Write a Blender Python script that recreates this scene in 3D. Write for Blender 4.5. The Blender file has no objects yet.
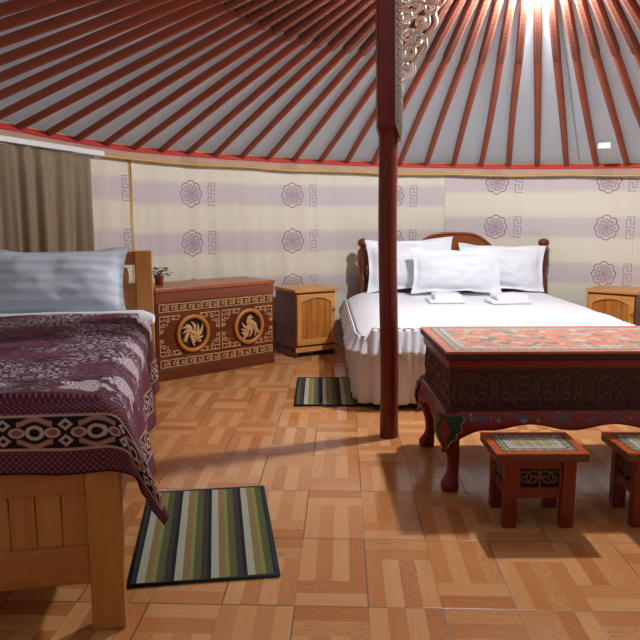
import bpy, bmesh, math, random
from mathutils import Vector, Matrix, noise
random.seed(7)
PI = math.pi
S = bpy.context.scene
COL = S.collection
CX, CY, R = 0.95, 3.30, 3.16          # centre and radius of the round tent

# ------------------------------------------------------------------ mesh builder
class MB:
    def __init__(s): s.v = []; s.f = []; s.uv = {}; s.smooth = []; s.M = Matrix.Identity(4)
    def add(s, vs, fs, smooth=False, uvs=None):
        b = len(s.v)
        for p in vs: s.v.append(tuple(s.M @ Vector(p)))
        for f in fs:
            s.f.append([b + i for i in f]); s.smooth.append(smooth)
        if uvs:
            for i, u in enumerate(uvs): s.uv[b + i] = u
    def box(s, x0, x1, y0, y1, z0, z1, T=None):
        vs = [(x0,y0,z0),(x1,y0,z0),(x1,y1,z0),(x0,y1,z0),(x0,y0,z1),(x1,y0,z1),(x1,y1,z1),(x0,y1,z1)]
        if T: vs = [T(*p) for p in vs]
        s.add(vs, [(0,3,2,1),(4,5,6,7),(0,1,5,4),(1,2,6,5),(2,3,7,6),(3,0,4,7)])
        return s
    def prism(s, pts, y0, y1, T=None):
        """outline pts (x,z) counter-clockwise seen from -y, extruded along y"""
        n = len(pts)
        vs = [(x, y0, z) for x, z in pts] + [(x, y1, z) for x, z in pts]
        if T: vs = [T(*p) for p in vs]
        fs = [tuple(range(n)), tuple(range(2*n-1, n-1, -1))]
        fs += [(j, i, n+i, n+j) for i, j in ((k, (k+1) % n) for k in range(n))]
        s.add(vs, fs); return s
    def tube(s, pts, r, n=8, closed=False, flat=None, caps=True):
        """tube along 3-D points; r number or list; flat=(axis vector, factor) squashes it"""
        P = [Vector(p) for p in pts]; m = len(P)
        if m < 2: return s
        vs = []; up = None
        for i, p in enumerate(P):
            if closed: t = P[(i+1) % m] - P[i-1]
            else: t = P[min(i+1, m-1)] - P[max(i-1, 0)]
            if t.length < 1e-9: t = Vector((0,0,1))
            t.normalize()
            if up is None: up = t.orthogonal().normalized()
            up = (up - t * up.dot(t))
            if up.length < 1e-6: up = t.orthogonal()
            up.normalize()
            w = t.cross(up); rr = r[i] if isinstance(r, (list, tuple)) else r
            for k in range(n):
                a = 2*PI*k/n
                o = up*math.cos(a)*rr + w*math.sin(a)*rr
                if flat:
                    ax = flat[0]; o = o - ax*o.dot(ax)*(1-flat[1])
                vs.append(p + o)
        fs = []
        L = m if closed else m-1
        for i in range(L):
            j = (i+1) % m
            for k in range(n):
                l = (k+1) % n
                fs.append((i*n+k, i*n+l, j*n+l, j*n+k))
        s.add(vs, fs, True)
        if caps and not closed:      # caps get vertices of their own so the side shading stays clean
            s.add(vs[:n], [tuple(range(n-1, -1, -1))]); s.add(vs[-n:], [tuple(range(n))])
        return s
    def lathe(s, prof, c=(0,0,0), n=24):
        vs = []; fs = []
        for r_, z in prof:
            for k in range(n):
                a = 2*PI*k/n; vs.append((c[0]+r_*math.cos(a), c[1]+r_*math.sin(a), c[2]+z))
        m = len(prof)
        for i in range(m-1):
            for k in range(n):
                l = (k+1) % n; fs.append((i*n+k, i*n+l, (i+1)*n+l, (i+1)*n+k))
        fs.append(tuple(range(n-1, -1, -1))); fs.append(tuple((m-1)*n+k for k in range(n)))
        s.add(vs, fs, True); return s
    def grid(s, nu, nv, fn, uvfn=None, closed_u=False):
        vs = []; uv = []
        for j in range(nv+1):
            for i in range(nu+1):
                vs.append(fn(i/nu, j/nv)); 
                if uvfn: uv.append(uvfn(i/nu, j/nv))
        W = nu+1
        fs = [(j*W+i, j*W+i+1, (j+1)*W+i+1, (j+1)*W+i) for j in range(nv) for i in range(nu)]
        s.add(vs, fs, True, uv if uvfn else None); return s
    def ball(s, c, rx, ry, rz, n=12, m=8):
        vs = []; fs = []
        for j in range(m+1):
            t = -PI/2 + PI*j/m
            t = max(-PI/2+.02, min(PI/2-.02, t))
            for k in range(n):
                a = 2*PI*k/n
                vs.append((c[0]+rx*math.cos(t)*math.cos(a), c[1]+ry*math.cos(t)*math.sin(a), c[2]+rz*math.sin(t)))
        for j in range(m):
            for k in range(n):
                l = (k+1) % n; fs.append((j*n+k, j*n+l, (j+1)*n+l, (j+1)*n+k))
        fs.append(tuple(range(n-1, -1, -1))); fs.append(tuple(m*n+k for k in range(n)))
        s.add(vs, fs, True); return s
    def build(s, name, mat, parent=None, bevel=0, solid=0, subsurf=0, label=None):
        me = bpy.data.meshes.new(name); me.from_pydata(s.v, [], s.f)
        me.polygons.foreach_set('use_smooth', s.smooth)
        if s.uv:
            ul = me.uv_layers.new(name='UVMap')
            for lp in me.loops: ul.data[lp.index].uv = s.uv.get(lp.vertex_index, (0, 0))
        me.materials.append(mat); me.update()
        o = bpy.data.objects.new(name, me); COL.objects.link(o)
        if parent: o.parent = parent
        if solid:
            m = o.modifiers.new('Solid', 'SOLIDIFY'); m.thickness = solid; m.offset = -1
        if bevel:
            m = o.modifiers.new('Bevel', 'BEVEL'); m.width = bevel; m.segments = 2; m.limit_method = 'ANGLE'; m.angle_limit = .7
        if subsurf:
            m = o.modifiers.new('Sub', 'SUBSURF'); m.levels = m.render_levels = subsurf
        if label: o['label'] = label
        return o

def thing(name, label, cat, loc=(0,0,0), rz=0, group=None):
    o = bpy.data.objects.new(name, None); COL.objects.link(o)
    o.location = loc; o.rotation_euler = (0, 0, rz); o.empty_display_size = .1
    return tag(o, label, cat, group)
def tag(o, label, cat, group=None):
    o['label'] = label; o['category'] = cat
    if group: o['group'] = group
    return o
def struct(o): o['kind'] = 'structure'; return o
def copy_tree(o, parent=None):
    c = o.copy(); COL.objects.link(c)
    if parent: c.parent = parent
    for ch in list(o.children): copy_tree(ch, c)
    return c

# ------------------------------------------------------------------ node expressions
class X:
    nt = None
    def __init__(s, sock): s.s = sock
    @staticmethod
    def m(op, *a, clamp=False):
        n = X.nt.nodes.new('ShaderNodeMath'); n.operation = op; n.use_clamp = clamp
        for i, v in enumerate(a):
            if isinstance(v, X): X.nt.links.new(v.s, n.inputs[i])
            else: n.inputs[i].default_value = v
        return X(n.outputs[0])
    def __add__(a, b): return X.m('ADD', a, b)
    __radd__ = __add__
    def __sub__(a, b): return X.m('SUBTRACT', a, b)
    def __rsub__(a, b): return X.m('SUBTRACT', b, a)
    def __mul__(a, b): return X.m('MULTIPLY', a, b)
    __rmul__ = __mul__
    def __truediv__(a, b): return X.m('DIVIDE', a, b)
    def __lt__(a, b): return X.m('LESS_THAN', a, b)
    def __gt__(a, b): return X.m('GREATER_THAN', a, b)
def ab(a): return X.m('ABSOLUTE', a)
def fr(a): return X.m('FRACT', a)
def fl(a): return X.m('FLOOR', a)
def sin(a): return X.m('SINE', a)
def cos(a): return X.m('COSINE', a)
def mod(a, b): return X.m('FLOORED_MODULO', a, b)
def mx(a, b): return X.m('MAXIMUM', a, b)
def mn(a, b): return X.m('MINIMUM', a, b)
def hyp(a, b): return X.m('SQRT', a*a + b*b)
def at2(a, b): return X.m('ARCTAN2', a, b)
def inv(a): return 1 - a
def sat(a): return X.m('MULTIPLY', a, 1.0, clamp=True)
def line(d, w):       # 1 where |d|<w, soft
    return sat((w*1.4 - ab(d)) * (1/(w*.8)))

class Mat:
    def __init__(s, name, rough=.6, spec=.5):
        s.m = bpy.data.materials.new(name); s.m.use_nodes = True; s.nt = s.m.node_tree
        X.nt = s.nt; s.b = s.nt.nodes['Principled BSDF']
        s.b.inputs['Roughness'].default_value = rough
        s.b.inputs['Specular IOR Level'].default_value = spec
    def n(s, t): return s.nt.nodes.new(t)
    def link(s, a, b): s.nt.links.new(a.s if isinstance(a, X) else a, b)
    def coords(s, kind='Object', scale=(1,1,1), rot=(0,0,0), loc=(0,0,0)):
        tc = s.n('ShaderNodeTexCoord'); mp = s.n('ShaderNodeMapping')
        mp.inputs['Scale'].default_value = scale; mp.inputs['Rotation'].default_value = rot; mp.inputs['Location'].default_value = loc
        s.link(tc.outputs[kind], mp.inputs[0]); return mp.outputs[0]
    def xyz(s, v):
        q = s.n('ShaderNodeSeparateXYZ'); s.link(v, q.inputs[0]); return X(q.outputs[0]), X(q.outputs[1]), X(q.outputs[2])
    def vec(s, x, y, z=0):
        q = s.n('ShaderNodeCombineXYZ')
        for i, v in enumerate((x, y, z)):
            if isinstance(v, X): s.link(v, q.inputs[i])
            else: q.inputs[i].default_value = v
        return q.outputs[0]
    def noise(s, v, scale=5, detail=3, rough=.5, dist=0):
        q = s.n('ShaderNodeTexNoise'); s.link(v, q.inputs['Vector']); q.inputs['Scale'].default_value = scale
        q.inputs['Detail'].default_value = detail; q.inputs['Roughness'].default_value = rough; q.inputs['Distortion'].default_value = dist
        return X(q.outputs[0])
    def white(s, v):
        q = s.n('ShaderNodeTexWhiteNoise'); s.link(v, q.inputs['Vector']); return X(q.outputs[0])
    def voro(s, v, scale=5, feature='F1', rnd=1):
        q = s.n('ShaderNodeTexVoronoi'); q.feature = feature; s.link(v, q.inputs['Vector'])
        q.inputs['Scale'].default_value = scale; q.inputs['Randomness'].default_value = rnd; return X(q.outputs['Distance'])
    def mix(s, f, a, b):
        q = s.n('ShaderNodeMix'); q.data_type = 'RGBA'
        if isinstance(f, X): s.link(f, q.inputs[0])
        else: q.inputs[0].default_value = f
        for i, c in ((6, a), (7, b)):
            if isinstance(c, tuple): q.inputs[i].default_value = c + (1,)
            else: s.link(c, q.inputs[i])
        return q.outputs[2]
    def color(s, c):
        if isinstance(c, tuple): s.b.inputs['Base Color'].default_value = c + (1,)
        else: s.link(c, s.b.inputs['Base Color'])
        return s
    def bump(s, h, strength=.3, dist=.01):
        q = s.n('ShaderNodeBump'); q.inputs['Strength'].default_value = strength; q.inputs['Distance'].default_value = dist
        s.link(h, q.inputs['Height']); s.link(q.outputs[0], s.b.inputs['Normal']); return s
def L(r, g, b):      # sRGB 0-255 -> linear
    f = lambda c: (c/255)/12.92 if c/255 <= .04045 else ((c/255+.055)/1.055)**2.4
    return (f(r), f(g), f(b))

def wood(name, c1, c2, axis='x', rough=.45, knots=0, scale=1, spec=.4, knotc=None):
    m = Mat(name, rough, spec)
    sc = {'x': (1.2, 14, 14), 'y': (14, 1.2, 14), 'z': (14, 14, 1.2)}[axis]
    v = m.coords('Object', tuple(k*scale for k in sc))
    g = m.noise(v, 2.2, 4, .6, .6)
    g2 = m.noise(v, 9, 2, .5)
    f = sat((g - .35) * 2.2 * .75 + g2*.25)
    c = m.mix(f, c1, c2)
    if knots:
        ks = {'x': (.45, 1, 1), 'y': (1, .45, 1), 'z': (1, 1, .45)}[axis]
        vk = m.coords('Object', ks)
        d = m.voro(vk, knots)
        c = m.mix(sat((.085 - d)*22), c, knotc or tuple(k*.25 for k in c1))
    m.color(c).bump(g, .12, .004)
    return m.m
def plain(name, c, rough=.6, spec=.4, metal=0, bumpn=0, bs=60):
    m = Mat(name, rough, spec); m.color(c); m.b.inputs['Metallic'].default_value = metal
    if bumpn:
        m.bump(m.noise(m.coords('Object'), bs, 3), bumpn, .003)
    return m.m

# ------------------------------------------------------------------ materials
M = {}
M['pine'] = wood('pine', L(208,148,80), L(176,106,44), 'z', .42, 3.2)
M['pine_x'] = wood('pine_across', L(196,132,68), L(168,98,42), 'x', .42, 3.2)
M['pine_y'] = wood('pine_along', L(206,146,84), L(180,112,54), 'y', .42, 3.2)
M['night'] = wood('nightstand_pine', L(205,135,62), L(150,82,32), 'z', .32, 4.5)
M['night_x'] = wood('nightstand_pine_across', L(224,164,90), L(192,124,58), 'x', .32, 4)
M['night_side'] = wood('nightstand_side', L(120,58,32), L(84,38,22), 'z', .35)
M['chest'] = wood('chest_wood', L(118,60,32), L(80,36,22), 'x', .28, 2.6, spec=.5)
M['chest_rail'] = wood('chest_rail_wood', L(150,80,44), L(104,52,30), 'x', .28, 5.5, spec=.5)
M['chest_top'] = wood('chest_top_wood', L(176,100,58), L(148,78,42), 'x', .3)
M['gold'] = plain('carved_tan_wood', L(208,164,116), .5, .4, 0, .25, 90)
M['gold2'] = plain('carved_honey_wood', L(192,124,58), .35, .5, 0, .25, 90)
M['recess'] = plain('dark_recess', L(52,24,16), .7)
M['bedwood'] = wood('headboard_wood', L(150,82,38), L(108,52,26), 'x', .25, spec=.5)
M['postwood'] = wood('turned_post_wood', L(112,58,36), L(78,36,22), 'z', .28, spec=.5)
M['red_paint'] = plain('red_paint', L(126,36,20), .35, .5, 0, .1, 30)
M['table_red'] = plain('table_red_paint', L(132,34,22), .35, .5, 0, .1, 30)
M['white_plastic'] = plain('white_plastic', L(225,228,230), .4)
M['yellow'] = plain('yellow_piping', L(236,190,84), .8)
M['redband'] = plain('red_satin_band', L(185,40,45), .6)
M['sheet'] = plain('white_cotton', L(236,240,245), .85, .2, 0, .15, 25)
M['silver'] = plain('silver_carving', L(215,208,196), .28, .6, .75, .3, 60)
M['terracotta'] = plain('terracotta', L(150,80,50), .7)
M['leaf'] = plain('leaf_green', L(60,84,40), .5)
M['added_porch'] = wood('added_porch_boards', L(96,56,36), L(70,40,26), 'z', .6)  # kept dark so the added entry box bounces less light forward
M['dark'] = plain('dark_underside', L(40,24,16), .8)

def pillar_mat():
    m = Mat('red_post_paint', .32, .5)
    v = m.coords('Object')
    n = m.noise(v, 3, 3); d = m.voro(m.coords('Object', (1,1,.6)), 7)
    c = m.mix(n, L(130,44,28), L(104,32,20)); c = m.mix(sat((.09-d)*18), c, L(52,14,10))
    m.color(c); return m.m
M['pillar'] = pillar_mat()

def pole_mat():
    m = Mat('roof_pole_paint', .62, .25)
    x, y, z = m.xyz(m.coords('UV'))
    n = m.noise(m.coords('Object', (1,1,1)), 4, 3)
    m.color(m.mix(n, L(176,98,74), L(152,78,58))); return m.m
def pole_pat():
    m = Mat('roof_pole_pattern', .65, .25)
    x, y, z = m.xyz(m.coords('UV'))            # x = metres along, y = 0..1 round
    a = fr(x*22); b = fr(x*11)
    sq = (ab(a-.5) < .30) * (ab(y-.5) < .36); hole = (ab(a-.5) < .12) * (ab(y-.5) < .2)
    w = sin(x*140) * sin(y*18)
    n = m.noise(m.coords('UV', (60, 6, 1)), 1.5, 2)
    pat = sat(sq - hole + (w > .6) + (n - .55)*3)
    c = m.mix(pat*.75, L(78,46,38), L(140,104,88))
    edge = ab(y-.5) > .27
    m.color(m.mix(edge, c, L(150,76,56))); return m.m
M['pole'] = pole_mat(); M['pole_pat'] = pole_pat()

def canvas_mat():
    m = Mat('white_felt_canvas', .9, .1)
    n = m.noise(m.coords('Object'), 1.2, 3)
    c = m.mix(n, L(196,204,212), L(212,218,224)); m.color(c)
    t = m.n('ShaderNodeBsdfTranslucent'); m.link(c, t.inputs[0])
    mixs = m.n('ShaderNodeMixShader'); mixs.inputs[0].default_value = .22
    m.link(m.b.outputs[0], mixs.inputs[1]); m.link(t.outputs[0], mixs.inputs[2])
    m.link(mixs.outputs[0], m.nt.nodes['Material Output'].inputs[0])
    return m.m
M['canvas'] = canvas_mat()

def floor_mat():
    m = Mat('parquet_print_tiles', .16, .5)
    a = math.radians(1.9)
    x, y, z = m.xyz(m.coords('Object'))
    ox, oy = 0.600, 1.962          # a tile corner on the floor
    dx = x - ox; dy = y - oy
    u = dx*math.cos(a) - dy*math.sin(a); v = dx*math.sin(a) + dy*math.cos(a)
    T = .452
    row = fl(v/T); vv = fr(v/T)
    us = u/T + mod(row, 2.0)*.5
    col = fl(us); uu = fr(us)
    right = uu > .5
    cu = fr(uu*2)                              # across half tile
    # left cell: far third horizontal; right cell: near third horizontal
    hor = right*(vv < .335) + inv(right)*(vv > .665)
    hv = vv*right + (vv-.665)*inv(right)
    hid = fl(hv*6)                             # two horizontal strips
    vid = fl(cu*4)
    sid = hor*(hid+10) + inv(hor)*vid
    key = m.vec(col*2+right, row, sid)
    w = m.white(key)
    # alternate light / dark with a random part
    alt = mod(sid + col + row, 2.0)
    tone = sat(alt*.62 + w*.42)
    gv = m.vec(hor*v*34 + inv(hor)*u*34 + w*9, hor*u*3.2 + inv(hor)*v*3.2, w*20)
    g = m.noise(gv, 1.0, 4, .6, 1.2)
    ring = sat((ab(sin(g*34))-.82)*4) * (w > .7)
    c = m.mix(tone, L(222,168,112), L(198,130,76))
    c = m.mix(sat((g-.5)*1.6)*.55, c, L(176,106,56))
    c = m.mix(ring*.55, c, L(132,66,32))
    e_c = mn(mn(cu, 1-cu)*.226, mn(vv, 1-vv)*.452)
    e_t = mn(mn(uu, 1-uu), mn(vv, 1-vv))*.452
    c = m.mix(line(e_c, .0011)*.45, c, L(120,66,38))
    grout = line(e_t, .0022)
    c = m.mix(grout*.85, c, L(84,54,40))
    m.color(c)
    rr = m.noise(m.coords('Object'), 2.5, 3)*.10 + .09 + grout*.3
    m.link(rr, m.b.inputs['Roughness'])
    wv = m.noise(m.coords('Object'), 1.6, 2)
    m.bump(inv(grout)*.6 + wv*1.2, .25, .0035)
    return m.m
M['floor'] = floor_mat()

def medallion(m, du, dv, r0):
    """purple line motif: du,dv metres from its centre; returns line mask, fill mask"""
    r = hyp(du, dv*.92); t = at2(du, dv)
    out = r - r0*(.86 + .14*ab(cos(t*4)))
    out2 = r - r0*(.60 + .12*cos(t*8))
    inn = r - r0*(.34 + .06*cos(t*6))
    scr = ab(cos(t*4)) ; loops = hyp((r - r0*.74), (scr-.0)*r0*.4) - r0*.10
    lines = mx(mx(line(out, .0032), line(out2, .0022)), mx(line(inn, .002)*.7, line(loops, .002)*.8))
    dots = mx(line(r - r0*.16, .002)*.6, (ab(sin(t*8))*(r) < .012)*(r < r0*.55)*.35)
    return sat(mx(lines, dots)), sat((r0*.8 - r)*60)

def wall_mat(name, phi_off=0.0):
    m = Mat(name, .85, .15)
    u, z, _ = m.xyz(m.coords('UV'))      # u = degrees/10 round the wall, z = height in metres
    ph = u*10
    per = .399
    right = ph > 3.4
    leftp = ph < -49.3
    z0 = 1.352 + right*.121 + leftp*.03
    k = (z - z0)/per
    fz = fr(k + .5) - .5                 # 0 at each medallion row
    wob = m.noise(m.vec(u*1.2, z*2), 2, 2)*.05
    lil = sat((.255 + wob - ab(fz))*9)
    cream = L(224,221,204); lilac = L(205,197,198)
    c = m.mix(lil, cream, lilac)
    # light vertical ribbon under the medallions and the key pattern
    plain = inv(leftp*(ph > -60.0))
    pc = (ph + 39.2 - leftp*2.9)/17.0
    fu = fr(pc + .5) - .5                # 0 on medallion column
    du = fu*17.0*PI/180*R; dv = fz*per
    ribbon = sat((.055 - ab(du))*40)*.35
    c = m.mix(ribbon, c, L(226,216,204))
    lines, fill = medallion(m, du, dv, .098)
    lines = lines*plain; fill = fill*plain; ribbon = ribbon*plain
    c = m.mix(fill*.45, c, L(178,150,172))
    sub = m.noise(m.vec(ph*.12, z*.7), 1.6, 2)
    c = m.mix(sat(lines*(.75+sub*.5)), c, L(100,52,76))
    # small diamond chain between medallions
    chain = line(ab(du) - .022*ab(sin(dv*48)), .002)*(ab(dv) > .11)
    c = m.mix(chain*plain*.28, c, L(236,226,212))
    # greek key column
    ku = du - .190
    seg = lambda xa, za, xb, zb: (line(ku-xa, .0026)*(dv > min(za,zb)-.002)*(dv < max(za,zb)+.002)) if xa == xb else (line(dv-za, .0026)*(ku > min(xa,xb)-.002)*(ku < max(xa,xb)+.002))
    q = .030
    segs = [(-q,.092,q,.092),(q,.092,q,.030),(-q,.072,-q,.004),(-q,.072,.0,.072),(0.,.072,0.,.030),(0.,.030,q,.030),
            (-q,.004,q,.004),(q,.004,q,-.062),(-q,-.020,-q,-.092),(-q,-.020,.0,-.020),(0.,-.020,0.,-.062),(0.,-.062,q,-.062),(-q,-.092,q,-.092)]
    kk = None
    for sg in segs: kk = seg(*sg) if kk is None else mx(kk, seg(*sg))
    inside = (ab(dv) < .10)
    c = m.mix(sat(kk*inside)*.8, c, L(120,84,104))
    faint = mx(line(ku-.03, .002), line(ab(ab(dv)-.15)-.02, .0018))*inv(inside)*(ab(ku) < .032)
    c = m.mix(sat(faint)*.35, c, L(186,168,170))
    # panel seams
    seam = mx(line((ph+49.3)*.055, .006), line((ph-3.4)*.055, .003)*.45)
    c = m.mix(seam, c, L(188,150,84))
    m.color(c)
    wv = m.n('ShaderNodeTexNoise')
    n = m.noise(m.vec(u*6, z*.35), 1.4, 3)
    m.bump(n, .06, .03)
    return m.m
M['wall'] = wall_mat('printed_wall_cloth')

def valance_mat():
    m = Mat('valance_cloth', .8, .2)
    u, z, _ = m.xyz(m.coords('UV'))
    ph = u*10
    fu = fr((ph+40)/17.0 + .5) - .5
    du = fu*17.0*PI/180*R
    l, f = medallion(m, du, z, .07)
    n = m.noise(m.vec(u*3, z*4), 2, 2)
    c = m.mix(n, L(196,166,140), L(178,146,128))
    m.color(m.mix(l*.6, c, L(120,70,80))); return m.m
M['valance'] = valance_mat()

def curtain_mat():
    m = Mat('taupe_curtain', .8, .2)
    n = m.noise(m.coords('Object', (40, 40, 2)), 3, 2)
    m.color(m.mix(n, L(150,136,112), L(132,118,96))); return m.m
M['curtain'] = curtain_mat()

def rug_mat():
    m = Mat('striped_rug', .95, .1)
    x, y, z = m.xyz(m.coords('Object'))
    cols = [L(180,184,160), L(146,124,88), L(142,148,82), L(94,100,68), L(70,60,62), L(34,42,50)]
    wid = [.95, .85, .5, .95, .75, .5]
    tot = sum(wid[:6])
    ramp = m.n('ShaderNodeValToRGB'); ramp.color_ramp.interpolation = 'CONSTANT'
    el = ramp.color_ramp.elements
    acc = 0
    for i in range(6):
        if i == 0: e = el[0]
        elif i == 1: e = el[1]; e.position = acc/tot
        else: e = el.new(acc/tot)
        e.color = cols[i] + (1,)
        acc += wid[i]
    f = fr((x - .140 + 1.2)/.120)
    m.link(f, ramp.inputs[0])
    n = m.noise(m.coords('Object', (90, 30, 1)), 4, 3)
    c = m.mix(sat((n-.42)*1.5)*.5, ramp.outputs[0], tuple(k*.55 for k in L(120,120,90)))
    m.color(c); m.bump(n, .6, .004); return m.m
M['rug'] = rug_mat(); M['rug_edge'] = plain('rug_binding', L(44,56,60), .9, .2, 0, .3, 120)

def blanket_mat():
    m = Mat('woven_burgundy_blanket', .85, .2)
    u, v, _ = m.xyz(m.coords('UV'))       # metres from side edge, metres from foot edge
    e = mn(u, v)
    along = (u > v)*u + inv(u > v)*v
    burg = L(84,34,50); dk = L(42,16,24); cream = L(196,176,170); rose = L(150,84,84); lav = L(205,190,200)
    # lattice
    a = (u+v)/.0165; b = (u-v)/.0165
    lat = mx(line((fr(a)-.5)*.0165, .0015), line((fr(b)-.5)*.0165, .0015))
    dotl = (hyp((fr(a)-0.0)*1-.0, (fr(b)-.0)) < .0)
    c = m.mix(lat*.85, L(116,58,70), dk)
    cell = line((fr(a+.5)-.5)*.0165, .003)*line((fr(b+.5)-.5)*.0165, .003)
    c = m.mix(cell*.45, c, L(168,128,136))
    # floral field
    wv = m.vec(u, v)
    nz = m.noise(wv, 4, 2)
    uu = u + (nz-.5)*.06 + (m.noise(wv, 22, 3)-.5)*.05; vv = v + (m.noise(m.vec(v, u), 4, 2)-.5)*.06 + (m.noise(m.vec(v, u, 4), 22, 3)-.5)*.05
    warp = m.vec(uu, vv)
    vd = m.voro(warp, 44, 'DISTANCE_TO_EDGE'); v2 = m.voro(warp, 9.5)
    pet = sat((v2*1 - .06)*0 + (.44 - v2)*6)
    petal = sat((vd - .11)*12)
    fl_c = m.mix(petal, L(78,40,58), lav)
    fl_c = m.mix(sat((m.noise(warp, 38, 2)-.5)*5)*.6, fl_c, L(140,108,128))
    field = m.noise(warp, 3.1, 3, .6)
    fs = sat((field - .47)*14)
    # wavy stripes of mauve in the middle
    st = sin(vv*22 + uu*6 + nz*5)
    mid = m.mix(sat(st*3), L(110,58,74), L(80,34,50))
    fine = sat((m.noise(m.vec(u*3, v*9), 10, 3)-.52)*9)
    mid = m.mix(fine*.55, mid, L(158,142,150))
    inner = m.mix(fs, mid, fl_c)
    # big roses along the border of the field
    pitch = .30
    cu = fr(along/pitch) - .5
    dx_ = cu*pitch; dy_ = e - .335
    rr = hyp(dx_, dy_); tt = at2(dx_, dy_)
    rose_r = .088*(.82 + .18*cos(tt*5 + 1))
    rmask = sat((rose_r - rr)*90)
    rl = sat(ab(sin(rr*170 + cos(tt*5)*2.2))*2.2 - .5)
    rc = m.mix(rl, L(96,58,76), L(222,210,216))
    # leaves
    lx = ab(dx_) - .11; ly = e - .262
    le = hyp((lx+ly)*.9, (lx-ly)*2.2)
    lm = sat((.045 - le)*120); lo = line(le - .043, .004)
    isin = sat((e - .262 - sin(along*21)*.03)*70)
    c = m.mix(isin, c, inner)
    c = m.mix(rmask, c, rc)
    c = m.mix(lm, c, L(70,72,92)); c = m.mix(lo, c, L(196,182,186))
    # border band .068-.155
    inb = (e > .068)*(e < .158)
    P = .160
    f1 = (fr(along/P)-.5)*P; f2 = (fr(along/P+.5)-.5)*P; ec = e-.113
    ov = hyp(f1*.8, ec) ; 
    ring = mx(sat((.021-ov)*400), 0.0) - sat((.0125-ov)*400)
    wave = line(ab(ec) - .030 - cos(f1*70)*.007, .0065)*(ab(f1) < .046)
    dia = ab(f2)*.8 + ab(ab(ec)-.021)
    dr = sat((.0175-dia)*400) - sat((.0085-dia)*400)
    f3 = ab(f1)-.046
    ov2 = hyp(f3*.72, ec*1.1); ol = sat((.016-ov2)*400)
    orim = ol - sat((.011-ov2)*400)
    band = m.mix(sat(ring), L(40,18,28), cream)
    band = m.mix(sat(wave), band, L(178,134,122))
    band = m.mix(sat(dr), band, L(190,172,170))
    band = m.mix(sat(ol), band, rose); band = m.mix(sat(orim), band, L(200,172,160))
    c = m.mix(inb, c, band)
    c = m.mix(mx(line(e-.068, .0035), line(e-.158, .0035)), c, L(190,160,150))
    c = m.mix(e < .006, c, L(60,24,38))
    m.color(c)
    m.bump(m.noise(m.coords('UV'), 220, 2), .25, .003)
    return m.m
M['blanket'] = blanket_mat()

def satin_mat():
    m = Mat('striped_satin_cotton', .5, .35)
    u, v, _ = m.xyz(m.coords('UV'))
    s_ = sat((ab(fr(v*7.5)-.5)-.25)*8+.5)
    m.color(m.mix(s_, L(188,202,218), L(208,218,230)))
    m.link(s_*.35+.35, m.b.inputs['Roughness']); return m.m
M['satin'] = satin_mat()
def satin2():
    m = Mat('white_satin_cotton', .55, .35)
    u, v, _ = m.xyz(m.coords('UV'))
    s_ = sat((ab(fr(v*15)-.5)-.25)*14+.5)
    m.color(m.mix(s_, L(233,239,246), L(235,241,247)))
    m.link(s_*.25+.45, m.b.inputs['Roughness']); return m.m
M['satin2'] = satin2()

def painted_top(name, w, d, inset, orange=L(206,112,74), maze=False):
    """painted table top: UV in metres with 0,0 at a corner"""
    m = Mat(name, .22, .55)
    u, v, _ = m.xyz(m.coords('UV'))
    e = mn(mn(u, w-u), mn(v, d-v))
    n = m.noise(m.vec(u, v), 30, 2)
    # meander / floral border
    al = u + v
    g = m.voro(m.vec(u, v), 38, 'DISTANCE_TO_EDGE')
    key = mx(line(fr(u*26)-.5, .14)*(fr(v*26) > .3), line(fr(v*26)-.5, .14)*(fr(u*26) > .3))
    bc = m.mix(sat(key), L(112,138,118), L(196,176,140))
    bc = m.mix(sat((n-.55)*8)*.6, bc, L(176,84,60))
    fc = m.mix(sat((m.noise(m.vec(u, v), 13, 3)-.53)*12), L(212,130,92), L(204,186,166))
    fc = m.mix(sat((m.noise(m.vec(u, v, .7), 17, 3)-.56)*14), fc, L(104,118,140))
    fc = m.mix(sat((m.noise(m.vec(u, v, 3.7), 15, 3)-.58)*14), fc, L(96,124,96))
    c = m.mix(e > inset, orange, bc)
    c = m.mix((e > inset*1.95), c, orange)
    c = m.mix((e > inset*2.15)*(e < inset*2.55), c, L(150,168,180))
    c = m.mix(e > inset*2.55, c, m.mix(.25, bc, L(214,190,140)) if maze else fc)
    c = m.mix(mx(line(e-inset, .0025), line(e-inset*1.95, .002)), c, L(70,40,30))
    c = m.mix(mx(line(e-inset*2.15, .002), line(e-inset*2.55, .002)), c, L(225,215,200))
    c = m.mix(line(n-.5, .01)*.15, c, L(120,60,40))
    m.color(c); return m.m
def carved_dark():
    m = Mat('dark_carved_paint', .5, .4)
    n = m.noise(m.coords('Object'), 20, 3)
    m.color(m.mix(n, L(84,42,34), L(60,28,24))); m.bump(n, .3, .004); return m.m
M['carved'] = carved_dark()
M['carve_line'] = plain('carved_relief_paint', L(100,62,50), .5, .4, 0, .2, 60)
def side_paint():
    m = Mat('floral_red_paint', .38, .5)
    x, y, z = m.xyz(m.coords('Object'))
    n = m.noise(m.coords('Object'), 22, 2); n2 = m.noise(m.coords('Object', loc=(3,1,2)), 26, 2)
    n3 = m.noise(m.coords('Object', loc=(7,5,2)), 30, 2)
    band = sat((z-.312)*60)*sat((.362-z)*60)
    c = m.mix(sat((n-.55)*16)*band, L(136,36,24), L(70,88,120))
    c = m.mix(sat((n2-.58)*16)*band, c, L(56,92,80)); c = m.mix(sat((n3-.63)*16)*band, c, L(176,150,140))
    m.color(c); return m.m
M['floral'] = side_paint()
M['green'] = plain('green_leaf_paint', L(36,58,46), .4)
M['cream_line'] = plain('cream_outline_paint', L(176,160,120), .5)

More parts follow.
